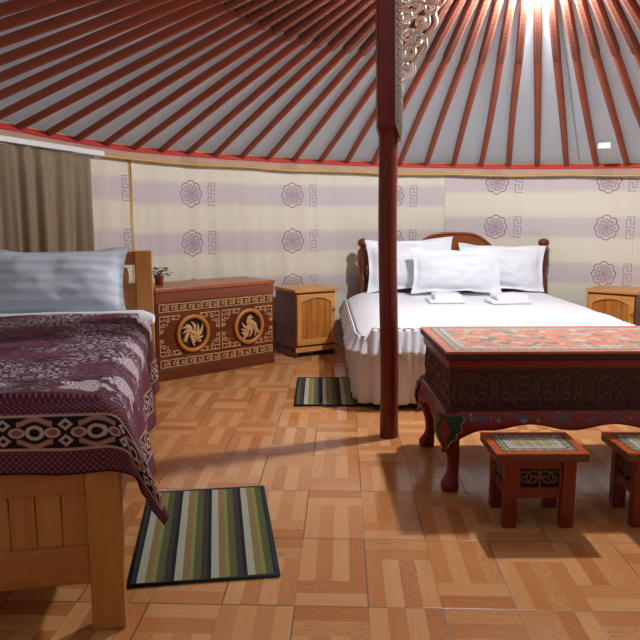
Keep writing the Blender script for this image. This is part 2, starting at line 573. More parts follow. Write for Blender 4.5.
# ------------------------------------------------------------------ the setting
def wtop(ph):      # height of the wall cloth's upper edge
    x = CX + R*math.sin(math.radians(ph)); return 1.635 - .020*(x-.9) + (.045*min(1, (-50-ph)/18) if ph < -50 else 0)
def polar(ph, r, z): a = math.radians(ph); return (CX + r*math.sin(a), CY + r*math.cos(a), z)
APEX = 2.745
def roofz(r, ph=0): return APEX + (wtop(ph)-.01-APEX)*r/R

b = MB()
n = 72
b.add([(CX, CY, 0)] + [(CX+3.9*math.sin(2*PI*k/n), CY+3.9*math.cos(2*PI*k/n), 0) for k in range(n)], [(0, (k+1) % n+1, k+1) for k in range(n)])
b.add([(CX+3.9*math.sin(2*PI*k/n), CY+3.9*math.cos(2*PI*k/n), z) for z in (0, -.06) for k in range(n)], [(k, (k+1) % n, n+(k+1) % n, n+k) for k in range(n)])
struct(b.build('floor', M['floor']))

def wall_seg(name, p0, p1):
    b = MB()
    nu = int((p1-p0)*3)
    def f(u, v):
        ph = p0 + (p1-p0)*u; z = -.002 + v*(wtop(ph)+.012)
        w = noise.noise(Vector((ph*.22, z*.5, 3)))*.030 + noise.noise(Vector((ph*.55+z*.4, z*.45, 8)))*.014 - .016*max(0, noise.noise(Vector((ph*.9+z*1.2, z*.6, 21))))
        w *= (.4+.6*min(1, (1.7-z)))
        return polar(ph, R + w, z)
    b.grid(nu, 14, f, lambda u, v: ((p0+(p1-p0)*u)/10, f(u, v)[2]))
    return struct(b.build(name, M['wall'], solid=.0))
wall_seg('wall_back', -49, 62)
wall_seg('wall_left', -150, -49)
wall_seg('wall_right', 62, 165)
# unseen entry box added round the camera to shut out sky light
b = MB()
pa = polar(165, R, 0); pb = polar(-150, R, 0)
pts = [pa, (pa[0]-.0, -1.2, 0), (pb[0], -1.2, 0), pb]
for p_, q_ in zip(pts, pts[1:]):
    b.add([(p_[0], p_[1], 0), (q_[0], q_[1], 0), (q_[0], q_[1], 2.0), (p_[0], p_[1], 2.0)], [(0, 1, 2, 3)])
struct(b.build('added_porch_wall', M['added_porch']))
b = MB(); b.add([(pa[0], .9, 2.0), (pa[0], -1.2, 2.0), (pb[0], -1.2, 2.0), (pb[0], .9, 2.0)], [(0, 1, 2, 3)])
b.add([(pa[0], -1.2, 0), (pb[0], -1.2, 0), (pb[0], .2, 0), (pa[0], .2, 0)], [(0, 1, 2, 3)])
struct(b.build('added_porch_roof_floor', M['added_porch']))  # roof and floor of the added, unseen entry box
# seam piping between the two cloth panels on the left
b = MB(); b.tube([polar(-49, R-.014+noise.noise(Vector((z*3, 0, 0)))*.006, z) for z in [i*.08 for i in range(21)]], .006, 6)
o = b.build('trim_1', M['yellow']); struct(o)

# roof canvas (a cone above the poles) with a few seams
b = MB()
b.grid(144, 6, lambda u, v: polar(u*360, .66 + (R+.10-.66)*v, roofz(.66 + (R+.10-.66)*v, u*360 if u*360 < 180 else u*360-360) + .032))
struct(b.build('ceiling', M['canvas']))
b = MB()
b.tube([polar(24.3, r_, roofz(r_, 24)+.022) for r_ in (.8, 1.5, 2.3, 3.1)], .006, 6)
struct(b.build('trim_2', M['canvas']))

# crown ring the poles rest on
cr = thing('skylight_wheel', 'round wooden skylight wheel at the top where all roof poles meet', 'skylight', (CX, CY, 0))
zr = roofz(.68)
b = MB()
b.tube([(.68*math.cos(2*PI*k/48), .68*math.sin(2*PI*k/48), zr+.03) for k in range(48)], .05, 8, closed=True); b.build('outer_ring', M['pole'], cr)
b = MB()
b.tube([(.32*math.cos(2*PI*k/32), .32*math.sin(2*PI*k/32), zr+.14) for k in range(32)], .03, 8, closed=True); b.build('inner_ring', M['pole'], cr)
for k in range(8):
    a = 2*PI*k/8 + .2
    b = MB(); b.tube([(r_*math.cos(a), r_*math.sin(a), zr+.03+ (.68-r_)*.3) for r_ in (.66, .5, .33, .12, 0.01)], .018, 6); b.build('spoke', M['pole'], cr)

# roof poles
ORD = 'first second third fourth fifth sixth seventh eighth ninth tenth eleventh twelfth thirteenth fourteenth fifteenth sixteenth seventeenth eighteenth nineteenth twentieth twenty-first twenty-second twenty-third twenty-fourth twenty-fifth twenty-sixth twenty-seventh twenty-eighth twenty-ninth thirtieth'.split()
STEP = 360/81
P0 = 17.95
def make_pole(ph, label):
    rz = -math.radians(ph)
    t = thing('roof_pole', label, 'roof pole', polar(ph, R-.03, wtop(ph)-.02), rz, 'red roof poles fanning out from the crown')
    # local +y points outward; the pole runs inward along -y and up
    r0, r1, rk = R-.03, .70, 1.52
    za = wtop(ph)-.02
    def pt(r_): return (0, r_-r0, roofz(r_, ph) - za - .005)
    ext = .05
    jit = random.uniform(-.012, .012)
    b = MB(); m = 8
    pts = []; N = 10
    for i in range(N+1):
        r_ = r0+ext - (r0+ext-rk)*i/N
        p = pt(r_); pts.append((p[0]+jit*math.sin(i/N*PI), p[1], p[2]+.004*math.sin(i/N*PI)))
    b.tube(pts, [.0235+.0025*i/N for i in range(N+1)], 10)
    b.build('lower_shaft', M['pole'], t)
    # squared, patterned upper half
    b = MB()
    A = Vector(pt(rk+.03)); B = Vector(pt(r1)); d = (B-A); ln = d.length; d.normalize()
    sx = Vector((1, 0, 0)); up = sx.cross(d).normalized()
    if up.z < 0: up = -up
    w, h = .0245, .028
    ring = [(-w,-h*.6), (-w*.6,-h), (w*.6,-h), (w,-h*.6), (w,h*.8), (-w,h*.8)]
    vs = []; uv = []
    steps = [(0, .35), (.04, 1), (ln, 1)]
    for q, s_ in steps:
        for i, (a_, c_) in enumerate(ring):
            vs.append(A + d*q + sx*a_*(.55+.45*s_) + up*c_*(.55+.45*s_))
            # v coordinate along the side or underside
            uv.append((q, (.0, .12, .88, 1., .1, .9)[i]))
    fs = []
    m_ = len(ring)
    for j in range(2):
        for i in range(m_):
            k = (i+1) % m_
            fs.append((j*m_+i, j*m_+k, (j+1)*m_+k, (j+1)*m_+i))
    fs.append(tuple(range(m_-1, -1, -1))); fs.append(tuple(2*m_+k for k in range(m_)))
    b.add(vs, fs, False, uv)
    b.build('patterned_upper_shaft', M['pole_pat'], t, label='squared upper part with a brown carved-look pattern')
    return t
k_lo = math.ceil((-112-P0)/STEP); k_hi = math.floor((66-P0)/STEP)
# poles are counted from the standing red post (its foot of the roof is near -7 degrees)
idx = list(range(k_lo, k_hi+1))
leftk = sorted([k for k in idx if P0+k*STEP < -5.5], reverse=True); rightk = [k for k in idx if P0+k*STEP >= -5.5]
def above(ph):
    if ph < -62: return 'above the taupe curtain'
    if ph < -50: return 'above the curtain rail end'
    if ph < -25: return 'above the carved chest'
    if ph < -13: return 'above the left nightstand'
    if ph < -5.5: return 'above the left bedpost'
    if ph < 21: return 'above the double bed pillows'
    return 'above the right nightstand'
for i, k in enumerate(leftk):
    ph = P0+k*STEP; make_pole(ph, 'red roof pole, %s left of the standing post, %s' % (ORD[i], above(ph)))
for i, k in enumerate(rightk):
    ph = P0+k*STEP; make_pole(ph, 'red roof pole, %s right of the standing post, %s' % (ORD[i], above(ph)))

# valance where wall meets roof
va = thing('valance', 'beige cloth valance with red stripe and yellow piping running round the wall top', 'valance', (0,0,0))
def vr(ph, z): return R - .045 - .02*(wtop(ph)-z)/.09 + noise.noise(Vector((ph*.25, z*3, 5)))*.012
def vbot(ph): return wtop(ph) - .092 + .004*math.sin(ph*.35)
def strip(za, zb, out, name, mat, solid=.002):
    b = MB()
    p0, p1 = -118, 70
    def f(u, v):
        ph = p0+(p1-p0)*u; z = za(ph)+(zb(ph)-za(ph))*v
        return polar(ph, vr(ph, z)-out, z)
    b.grid(376, 3, f, lambda u, v: ((p0+(p1-p0)*u)/10, -.03+.07*v)); return b.build(name, mat, va, solid=solid)
strip(vbot, lambda p: wtop(p)-.030, 0, 'patterned_band', M['valance'])
strip(lambda p: wtop(p)-.033, lambda p: wtop(p)+.008, .002, 'red_stripe', M['redband'])
for zf, nm in ((vbot, 'yellow_piping'), (lambda p: wtop(p)+.009, 'yellow_piping')):
    b = MB(); b.tube([polar(p*.5, vr(p*.5, zf(p*.5))-.002, zf(p*.5)) for p in range(-236, 141)], .0055 if zf is vbot else .003, 6)
    b.build(nm, M['yellow'], va)

# ------------------------------------------------------------------ standing post with silver bracket
PX, PY = .385, 3.64
po = thing('support_post', 'tall red wooden post standing on the tiles at the foot of the double bed', 'post', (PX-.012, PY, 0))
po.rotation_euler = (0, math.radians(-1.0), 0)
b = MB()
N = 14
b.tube([(0.004*math.sin(i*.5), 0, 1.60*i/N) for i in range(N+1)], [.0485 if i else .051 for i in range(N+1)], 20); b.build('lower_shaft', M['pillar'], po)
b = MB()
w = .056
oct_ = lambda q: [(q, -q), (q, q), (-q, q), (-q, -q)]
vs = [(x, y, z) for q, z in ((.036, 1.545), (w, 1.625), (w, 2.42)) for x, y in oct_(q)]
b.add(vs, [(j*4+i, j*4+(i+1) % 4, (j+1)*4+(i+1) % 4, (j+1)*4+i) for j in range(2) for i in range(4)] + [(3,2,1,0), (8,9,10,11)])
b.build('upper_shaft', M['pillar'], po, bevel=.006)
# silver strip on the right edge
b = MB()
b.prism([(w-.026, 1.64), (w+.004, 1.545), (w+.012, 1.60), (w+.012, 2.42), (w-.026, 2.42)], -w-.006, w+.004); st = b.build('silver_strip', M['silver'], po, bevel=.002)
b = MB()
z = 1.63
i = 0
while z < 2.45:
    b.tube([(w-.020, -w-.008, z), (w+.006, -w-.013, z+.012), (w-.016, -w-.013, z+.026), (w+.006, -w-.008, z+.036)], .006, 6)
    z += .034
b.build('beading', M['silver'], st)
def spiral2(cx, cz, r, turns, a0, sgn=1, n=26, shrink=.12):
    return [(cx + r*(1-(1-shrink)*i/n)*math.cos(a0+sgn*2*PI*turns*i/n), cz + r*(1-(1-shrink)*i/n)*math.sin(a0+sgn*2*PI*turns*i/n)) for i in range(n+1)]
b = MB()
def sc3(pts, rr, y=0): b.tube([(x, y + .008*math.sin(j*.4), z) for j, (x, z) in enumerate(pts)], [rr*(.75+.4*math.sin(PI*j/(len(pts)-1))) for j in range(len(pts))], 8, flat=(Vector((0,1,0)), .8))
x0 = w+.008
def env(z): return .03 + .25*((z-1.85)/.60)**.8 if z > 1.85 else 0
# outer flowing edge
ed = []
for i in range(30):
    z = 1.855 + i*.0195; ed.append((x0 + env(z) + .014*math.sin(i*1.05), z))
sc3(ed, .0085)
sc3([(x0+.012, 1.80), (x0+.004, 1.83), (x0+.02, 1.855), (x0+.045, 1.86), (x0+.06, 1.875)], .008)
for (cx, cz, r_, t_, a0, sg) in ((.04,1.925,.026,1.2,1,1), (.055,1.99,.034,1.3,2.4,-1), (.10,2.045,.036,1.3,0,1), (.05,2.075,.034,1.2,3.6,1), (.115,2.13,.042,1.4,1,-1),
     (.045,2.16,.034,1.3,5,-1), (.165,2.20,.040,1.3,2,1), (.09,2.225,.044,1.4,4,1), (.03,2.25,.028,1.2,1,-1), (.15,2.29,.045,1.4,0,-1), (.21,2.30,.035,1.2,4,1), (.07,2.33,.045,1.4,2,1), (.19,2.385,.044,1.4,3,-1), (.12,2.40,.04,1.3,5,1), (.04,2.42,.035,1.2,1,1), (.26,2.42,.034,1.2,2,1)):
    sc3(spiral2(x0+cx-.01, cz, r_, t_, a0, sg), .0085, random.uniform(-.012, .012))
for i in range(9):
    z = 1.87+i*.065
    sc3([(x0, z), (x0+env(z)*.35, z+.03), (x0+env(z)*.7, z+.02), (x0+env(z), z+.06)], .008, random.uniform(-.01, .01))
b.build('scroll_bracket', M['silver'], po, label='pierced silver scrollwork bracket')

# ------------------------------------------------------------------ curtain and rail
RA = Vector((-1.50, 4.93, 1.60)); RD = Vector((-.55, -.83, 0)).normalized()
rl = thing('curtain_rail', 'white curtain rail fixed along the left wall below the valance', 'rail', tuple(RA), 0)
b = MB()
def along(s, off, z): 
    nrm = Vector((RD.y, -RD.x, 0));  nrm = nrm if nrm.x > 0 else -nrm
    q = RD*s + nrm*off; bow = 0
    return (q.x, q.y, z + .050*s)
b.box(0, 1.4, 0, 1, 0, 1, T=lambda x, y, z: along(x, -.022+.044*y, -.018+.036*z)); b.build('track', M['white_plastic'], rl, bevel=.004)
for s_ in (.03, .55, 1.1):
    b = MB(); b.box(0, 1, 0, 1, 0, 1, T=lambda x, y, z, s_=s_: along(s_+.03*x, -.10+.09*y, -.03+.016*z))
    b.build('bracket', M['white_plastic'], rl)
b = MB()
def cf(u, v):
    s_ = .10 + 1.25*u
    z = -.03 - 1.35*v
    k = s_*2*PI/.135
    amp = .030*(.5 + .6*v)*(1+.5*noise.noise(Vector((s_*6, 0, 9))))
    ph_ = noise.noise(Vector((s_*3, v*.8, 0)))*2.6
    off = amp*math.sin(k+ph_) + amp*.35*math.sin(2*k+1+ph_) + noise.noise(Vector((s_*5, v*2, 4)))*.012
    pinch = max(0, 1-abs(v-.05)/.05)*.5
    return Vector(along(s_, off*(1-pinch) - .0, z)) + RA
def cf2(u, v): return tuple(cf(u, v))
b.grid(220, 24, cf2)
tag(b.build('curtain', M['curtain'], solid=.003), 'taupe pleated curtain hanging behind the single bed headboard', 'curtain')

# small white box on the roof canvas
jb = thing('junction_box', 'small white box with cable on the canvas between roof poles at right', 'box', polar(28.8, 2.80, roofz(2.80, 28)+.0), -math.radians(28.8))
b = MB(); b.box(-.055, .045, -.06, -.02, -.02, .03); b.build('housing', M['white_plastic'], jb, bevel=.006)
b = MB(); b.tube([(0, -.03, -.01), (.005, .0, -.02), (.004, .06, -.05), (.004, .10, -.065)], .006, 6); b.build('cable', M['white_plastic'], jb)

# ------------------------------------------------------------------ greek key and carving helpers (drawn in the x-z plane, thickness along -y)
def bars(b, pts, w, y0, y1, T=None):
    for p, q in zip(pts, pts[1:]):
        x0_, x1_ = sorted((p[0], q[0])); z0_, z1_ = sorted((p[1], q[1]))
        b.box(x0_-w/2, x1_+w/2, y0, y1, z0_-w/2, z1_+w/2, T)
def keyband(b, x0, x1, z0, z1, n, w, y0, y1):
    P = (x1-x0)/n; h = z1-z0
    for i in range(n):
        a = x0+i*P
        f = lambda u, v: (a+u*P, z0+v*h)
        if i % 2 == 0:
            bars(b, [f(0,.0), f(0,1), f(.82,1), f(.82,.30), f(.40,.30), f(.40,.64), f(.58,.64)], w, y0, y1)
        else:
            bars(b, [f(-.0,0), f(.82,0), f(.82,.70), f(.40,.70), f(.40,.36), f(.58,.36)], w, y0, y1)
            bars(b, [f(0,1), f(0,0)], w, y0, y1)
            bars(b, [f(.0,1), f(1,1)], w, y0, y1)
    bars(b, [(x0, z0), (x1, z0)], w*.8, y0, y1)
    bars(b, [(x1, z0), (x1, z1)], w, y0, y1)
FL = (Vector((0,1,0)), .6)
def curl(b, pts, r, y):
    b.tube([(x, y, z) for x, z in pts], r, 6, flat=FL)

# ------------------------------------------------------------------ carved chest
ch = thing('carved_chest', 'dark carved wooden chest with two round medallions and greek key bands', 'chest', (-1.155, 4.862, 0), math.radians(41.2))
CL, CD, CH = 1.035, .42, .665
b = MB(); b.box(0, CL, 0, CD, .02, .565); b.build('body', M['chest'], ch, bevel=.003)
b = MB(); b.box(-.004, CL+.004, -.006, CD, .565, CH-.022); b.build('top_rail', M['chest_rail'], ch, bevel=.003)
b = MB(); b.box(-.008, CL+.010, -.016, CD+.004, CH-.022, CH+.006); b.build('lid', M['chest_top'], ch, bevel=.004)
b = MB(); b.box(-.004, CL+.004, -.008, CD-.01, 0, .082); b.build('plinth', M['chest'], ch, bevel=.003)
for z0, z1 in ((.500, .553), (.098, .150)):
    b = MB(); keyband(b, .02, CL-.02, z0, z1, 14, .0072, -.009, .001); b.build('greek_key_band', M['gold'], ch)
b = MB()
for z in (.570, .483, .166, .083): b.box(0, CL, -.0045, .001, z-.0035, z+.0035)
b.build('moulding', M['chest_rail'], ch)
def corner(sx, sz):
    b = MB(); y = -.004; r_ = .0042
    f = lambda x, z: (sx*x, sz*z)
    def G(p): return [f(x, z) for x, z in p]
    curl(b, G([(0,0), (.165,0)]), r_, y); curl(b, G([(0,0), (0,.125)]), r_, y)
    curl(b, G([(.0,.030), (.038,.030), (.038,.0)]), r_, y)
    curl(b, G(spiral2(.060,.030,.020,1.2,-PI/2,1)), r_, y)
    curl(b, G(spiral2(.026,.062,.020,1.2,PI,-1)), r_, y)
    curl(b, G(spiral2(.105,.020,.015,1.1,-PI/2,1)), r_, y)
    curl(b, G(spiral2(.017,.104,.016,1.1,PI,-1)), r_, y)
    curl(b, G([(.12,.03), (.15,.03), (.15,.004), (.165,.012), (.165,0)]), r_, y)
    curl(b, G([(.065,.058), (.058,.066), (.048,.060)]), r_, y)
    return b
for cx0, cx1 in ((.022, .520), (.545, CL-.018)):
    for sx, x in ((1, cx0), (-1, cx1)):
        for sz, z in ((1, .182), (-1, .468)):
            b = corner(sx, sz); o = b.build('corner_scroll', M['gold'], ch); o.location = (x, 0, z)
for n_, cx in enumerate((.290, .790)):
    cz, r0 = .325, .125
    b = MB(); b.add([(cx+r0*.95*math.cos(2*PI*k/40), -.0015, cz+r0*.95*math.sin(2*PI*k/40)) for k in range(40)], [tuple(range(39, -1, -1))]); disc = b.build('medallion', M['recess'], ch)
    b = MB(); b.tube([(cx+r0*math.cos(2*PI*k/48), -.012, cz+r0*math.sin(2*PI*k/48)) for k in range(48)], .016, 10, closed=True, flat=(Vector((0,1,0)), .9)); b.build('medallion_ring', M['gold2'], disc)
    b = MB()
    sgn = 1 if n_ == 0 else -1
    rng = random.Random(3)
    # a curling leafy plant: main scroll with blades and a flower
    main = [(cx+sgn*(-.075+.03*t), cz-.055+.10*math.sin(t*1.1)*.6+.012*t) for t in [i*.35 for i in range(14)]]
    b.tube([(x, -.012, z) for x, z in main], [.016-.0007*i for i in range(14)], 8)
    for i in range(13):
        a = i*2*PI/13 + .3; q = rng.uniform(.045, .085)
        c0 = (cx+.022*math.cos(a*2), cz+.016*math.sin(a))
        p = [(c0[0]+q*t*math.cos(a+t*.9*sgn), c0[1]+q*t*math.sin(a+t*.9*sgn)) for t in (0, .25, .5, .75, 1, 1.15)]
        b.tube([(x, -.010-.004*(i % 2), z) for x, z in p], [.005, .011, .013, .011, .007, .002], 8, flat=(Vector((0,1,0)), .7))
    for k in range(5):
        a = k*2*PI/5; b.ball((cx+sgn*.022+.017*math.cos(a), -.018, cz-.018+.017*math.sin(a)), .013, .008, .013, 10, 6)
    b.ball((cx+sgn*.022, -.024, cz-.018), .009, .007, .009, 8, 6)
    b.build('medallion_relief', M['gold'], disc)

# potted plant on the chest
pl = thing('potted_plant', 'small leafy plant in a terracotta pot on the left end of the carved chest', 'plant', (-1.195, 5.16, CH+.006))
pl.scale = (1.25, 1.25, 1.25)
b = MB(); b.lathe([(.022, 0), (.028, .045), (.030, .048), (.030, .056), (.024, .056), (.022, .046)], n=20); b.build('pot', M['terracotta'], pl)
b = MB()
rng = random.Random(5)
for i in range(46):
    a = rng.uniform(0, 2*PI); q = rng.uniform(.01, .075); h = .055 + rng.uniform(0, .055) - q*.25
    c0 = Vector((q*math.cos(a), q*math.sin(a), h)); d = Vector((math.cos(a), math.sin(a), rng.uniform(-.3, .6)))*.018; s_ = Vector((-math.sin(a), math.cos(a), rng.uniform(-.3,.3)))*.009
    b.add([c0-d*.4, c0+s_, c0+d, c0-s_, c0+Vector((0,0,.003))], [(0,1,4), (1,2,4), (2,3,4), (3,0,4)])
b.build('leaves', M['leaf'], pl, solid=.0012)
b = MB()
for i in range(9):
    a = i*2*PI/9; b.tube([(0, 0, .045), (.015*math.cos(a), .015*math.sin(a), .075), (.045*math.cos(a), .045*math.sin(a), .085)], .0016, 5)
b.build('stem', M['leaf'], pl)

# ------------------------------------------------------------------ nightstands
def nightstand(loc, rz, label):
    t = thing('nightstand', label, 'nightstand', loc, rz, 'pine nightstands beside the double bed')
    W, D, H_ = .388, .36, .575
    b = MB(); b.box(0, W, .012, D, .045, H_-.028); b.box(.0, .018, .005, D, 0, .1); b.box(W-.018, W, .005, D, 0, .1)
    b.build('body', M['night_side'], t, bevel=.002, label='reddish brown cabinet sides')
    b = MB(); b.box(-.012, W+.018, -.014, D+.005, H_-.028, H_); b.build('top', M['night_x'], t, bevel=.005)
    # face frame
    b = MB(); b.box(0, W, -.002, .014, .045, .085); b.build('bottom_rail', M['night_x'], t, bevel=.003)
    # front door: frame with arched opening and a raised board panel
    z0, z1 = .105, H_-.045
    d = None
    b = MB()
    x0, x1 = .012, W-.012; fw = .040
    arc = [(x0+fw + (x1-x0-2*fw)*i/16, z1-.075 + .042*math.sin(PI*i/16)**.8) for i in range(17)]
    b.box(x0, x0+fw, -.008, .012, z0, z1); b.box(x1-fw, x1, -.008, .012, z0, z1)
    b.box(x0+fw, x1-fw, -.008, .012, z0, z0+.05)
    top = [(x1-fw, z1), (x0+fw, z1)]
    for i in range(16):
        p, q = arc[i], arc[i+1]
        b.prism([(p[0], p[1]), (q[0], q[1]), (q[0], z1), (p[0], z1)], -.008, .012)
    d = b.build('door', M['night_x'], t, bevel=0)
    b = MB()
    nb = 6
    for i in range(nb):
        a = x0+fw + (x1-x0-2*fw)*i/nb; c_ = x0+fw + (x1-x0-2*fw)*(i+1)/nb
        b.box(a+.001, c_-.001, -.001-.001*(i % 2), .010, z0+.045, z1-.03)
    b.build('door_panel', M['night'], d)
    b = MB(); b.tube([(x, -.0085, z) for x, z in arc], .003, 6); b.build('arch_moulding', M['night_side'], d)
    b = MB(); b.M = Matrix.Translation((x1-.014, -.008, z1-.13)) @ Matrix.Rotation(PI/2, 4, 'X'); b.lathe([(.006, 0), (.006, .008), (.013, .014), (.014, .022), (.009, .028), (.001, .029)], n=16); b.build('knob', M['night_x'], d)
    return t
nightstand((-.200, 5.690, 0), math.radians(31), 'pine nightstand with arched door standing between carved chest and double bed')
nightstand((2.235, 5.80, 0), math.radians(-38), 'pine nightstand with arched door at the right side of the double bed')

# ------------------------------------------------------------------ rugs
def rug(W, D, label, loc, rz):
    t = thing('rug', label, 'rug', loc, rz, 'striped rugs on the tiled floor')
    b = MB()
    b.grid(20, 30, lambda u, v: (-W/2+W*u, -D/2+D*v, .010+.0025*noise.noise(Vector((u*4, v*4, W)))))
    b.box(-W/2, W/2, -D/2, D/2, .001, .009)
    b.build('pile', M['rug'], t)
    b = MB()
    q = .012
    b.tube([(-W/2, -D/2, .007), (W/2, -D/2, .007), (W/2, D/2, .007), (-W/2, D/2, .007)], q, 8, closed=True, flat=(Vector((0,0,1)), .55))
    b.build('binding', M['rug_edge'], t)
    return t
rug(.475, .76, 'striped green and grey rug on the floor beside the single bed', (-.432, 2.500, 0), math.radians(8.5))
rug(.545, .735, 'striped green and grey rug lying by the left foot corner of the double bed', (.1175, 4.600, 0), math.radians(0))

# ------------------------------------------------------------------ double bed
BX0, BX1, BY0, BY1 = .36, 1.975, 4.22, 6.12
bed = thing('double_bed', 'wide double bed with brown arched headboard and turned posts', 'bed', ((BX0+BX1)/2, 0, 0))
ox = (BX0+BX1)/2
for x in (.378-ox, 1.965-ox):
    b = MB()
    prof = [(.036, 0), (.036, .62), (.034, .63), (.030, .645), (.020, .655), (.022, .68), (.027, .70), (.021, .722), (.031, .738), (.036, .75), (.036, .855), (.030, .875), (.018, .889), (.016, .896), (.026, .905), (.034, .922), (.036, .938), (.032, .957), (.020, .970), (.002, .976)]
    b.lathe([(min(.052, q_*1.35), z_*1.004) for q_, z_ in prof], (x, 6.155, 0), 24); b.build('headboard_post', M['postwood'], bed)
b = MB()
x0, x1 = .42-ox, 1.925-ox
top = []
for i in range(41):
    u = i/40
    z = .80 + .21*math.exp(-((u-.5)/.235)**4) + .0*u + .018*math.cos((u-.5)*PI)
    top.append((x0+(x1-x0)*u, z))
b.prism([(x0, .42), (x1, .42)] + top[::-1], 6.140, 6.172); hb = b.build('headboard', M['bedwood'], bed, bevel=.006)
b = MB(); b.tube([(x, 6.138, z-.004) for x, z in top], .012, 8); b.build('headboard_moulding', M['bedwood'], hb)
b = MB(); b.box(BX0-ox+.03, BX1-ox-.03, BY0+.02, BY1, .16, .30); b.build('bed_frame', M['postwood'], bed)
for x in (BX0+.08, BX1-.08):
    for y in (BY0+.10, BY1-.08):
        b = MB(); b.box(x-.03-ox, x+.03-ox, y-.03, y+.03, 0, .17); b.build('leg', M['postwood'], bed)
b = MB(); b.box(BX0+.01-ox, BX1-.01-ox, BY0, BY1-.01, .30, .485); b.build('mattress', M['sheet'], bed, bevel=.04)

# bedspread
bs = thing('bedspread', 'white quilted bedspread with ruffled skirt covering the double bed', 'bedspread', (ox, 4.15, 0))
X0, X1, Y0, Y1 = .235-ox, 2.09-ox, 4.155-4.15, 6.10-4.15
def bt(u, v):
    x = X0+(X1-X0)*u; y = Y0+(Y1-Y0)*v
    ex = min(x-X0, X1-x); ey = y-Y0
    z = .515
    for e_, w_, h_ in ((ex, .20, .075), (ey, .05, .010)):
        if e_ < w_: z -= h_*(1-e_/w_)**2
    z += .010*noise.noise(Vector((x*3, y*3, 1))) + .004*noise.noise(Vector((x*11, y*9, 2)))
    # rounded foot corners
    r_ = .14
    for sx, xc in ((-1, X0+r_), (1, X1-r_)):
        if (x-xc)*sx > 0 and y < Y0+r_:
            dx, dy = x-xc, y-(Y0+r_); d = math.hypot(dx, dy)
            k = max(abs(dx), abs(dy))/max(d, 1e-6); x, y = xc+dx*k, Y0+r_+dy*k
    if v > .93: z -= .0*(v-.93)
    return (x, y, z)
b = MB(); b.grid(90, 90, bt)
b.build('quilt_top', M['sheet'], bs, solid=.012)
# perimeter path: left side -> foot -> right side
def peri():
    r_ = .14; pts = []
    yb = Y1-.01
    s_ = .01
    y = yb
    while y > Y0+r_: pts.append((X0, y, -1, 0)); y -= s_
    for k in range(22):
        a = PI + (PI/2)*k/21; pts.append((X0+r_+r_*math.cos(a), Y0+r_+r_*math.sin(a), math.cos(a), math.sin(a)))
    x = X0+r_
    while x < X1-r_: pts.append((x, Y0, 0, -1)); x += s_
    for k in range(22):
        a = 1.5*PI + (PI/2)*k/21; pts.append((X1-r_+r_*math.cos(a), Y0+r_+r_*math.sin(a), math.cos(a), math.sin(a)))
    y = Y0+r_
    while y < yb: pts.append((X1, y, 1, 0)); y += s_
    return pts
PP = peri()
def ruffle(ztop, zbot, name, mat, amp, wl, flare, nv, base, zjit=0, seed=0, solid=.003):
    b = MB(); nP = len(PP)
    def f(u, v):
        i = min(nP-1, round(u*(nP-1))); x, y, nx, ny = PP[i]; s_ = i*.0102
        ph_ = noise.noise(Vector((s_*2.2, seed, v*.4)))*3.0
        a = amp*(.25+.75*v)*(math.sin(2*PI*s_/wl+ph_)*.7 + .3*math.sin(4.7*PI*s_/wl+seed) )
        away = 0
        if nx > .5 and y > 1.45: away = min(0, 0)        # keep clear of the nightstand
        fl_ = flare*v
        if x > 0 and y > .9: fl_ *= max(.05, 1-(y-.9)/.5); a *= max(.35, 1-(y-.9)/.6)
        if y < .6 and x < 0: fl_ *= 1.25
        o_ = base + fl_ + a
        z = ztop(x, y)+(zbot-ztop(x, y))*v + (zjit*noise.noise(Vector((s_*6, seed, 3)))*v)
        return (x+nx*o_, y+ny*o_, z)
    b.grid(nP-1, nv, f)
    return b.build(name, mat, bs, solid=solid)
zt = lambda x, y: .470 if abs(y-Y0) < .02 else .445
M['skirt'] = plain('skirt_cotton', L(224,218,212), .85, .2, 0, .15, 30)
ruffle(lambda x, y: (.505 if y < .02 else .445), .350, 'flounce', M['sheet'], .026, .050, .035, 8, .014, .018, 1.3)
ruffle(lambda x, y: .44, .035, 'skirt', M['skirt'], .030, .120, .020, 14, -.018, .018, 5.1)
b = MB()
b.tube([(PP[i][0]+PP[i][2]*.012, PP[i][1]+PP[i][3]*.012, (.508 if PP[i][1] < .02 else .450)+.004*math.sin(i*.9)) for i in range(0, len(PP), 2)], [.006+.003*math.sin(i*1.7) for i in range(0, len(PP), 2)], 6)
b.build('edge_ruffle', M['sheet'], bs)

# pillows
def pillow_mb(W, H_, T_, flange, seed, nu=40, nv=30):
    b = MB()
    for side in (-1, 1):
        def f(u, v):
            p, q = -1+2*u, -1+2*v
            fx = flange/(W/2); fz = flange/(H_/2)
            pi_, qi = min(1, abs(p)/(1-fx)), min(1, abs(q)/(1-fz))
            t = T_/2*((1-pi_**2.6)**.62)*((1-qi**2.2)**.62)
            t += .003
            wob = .010*noise.noise(Vector((p*2, q*2, seed)))
            pin = 1 - .075*(1-abs(q)**2)*(abs(p)**3) 
            piz = 1 - .12*(1-abs(p)**2)*(abs(q)**3) + .06*noise.noise(Vector((p*2.5, seed, 1)))*abs(q)**2
            x = p*W/2*pin; z = q*H_/2*piz
            crease = (.010*noise.noise(Vector((p*5, q*4, seed+4)))+.006*noise.noise(Vector((p*11, q*9, seed+7))))*(1-pi_**4)
            y = side*(t+crease*(t > .01)) + wob*2 + .016*math.sin(p*9+seed)*max(0, (abs(q)-.8))*2
            return (x, y, z+H_/2)
        b.grid(nu, nv, f, lambda u, v: (u*W, v))
        if side == 1:   # flip winding
            W_ = (nu+1)*(nv+1)
    return b
def pillow(name, W, H_, T_, fl_, seed, mat, label, loc, lean, rz, roll=0, group=None):
    o = pillow_mb(W, H_, T_, fl_, seed).build(name, mat)
    o.location = loc; o.rotation_euler = (lean, roll, rz)
    o.rotation_mode = 'XYZ'
    return tag(o, label, 'pillow', group)
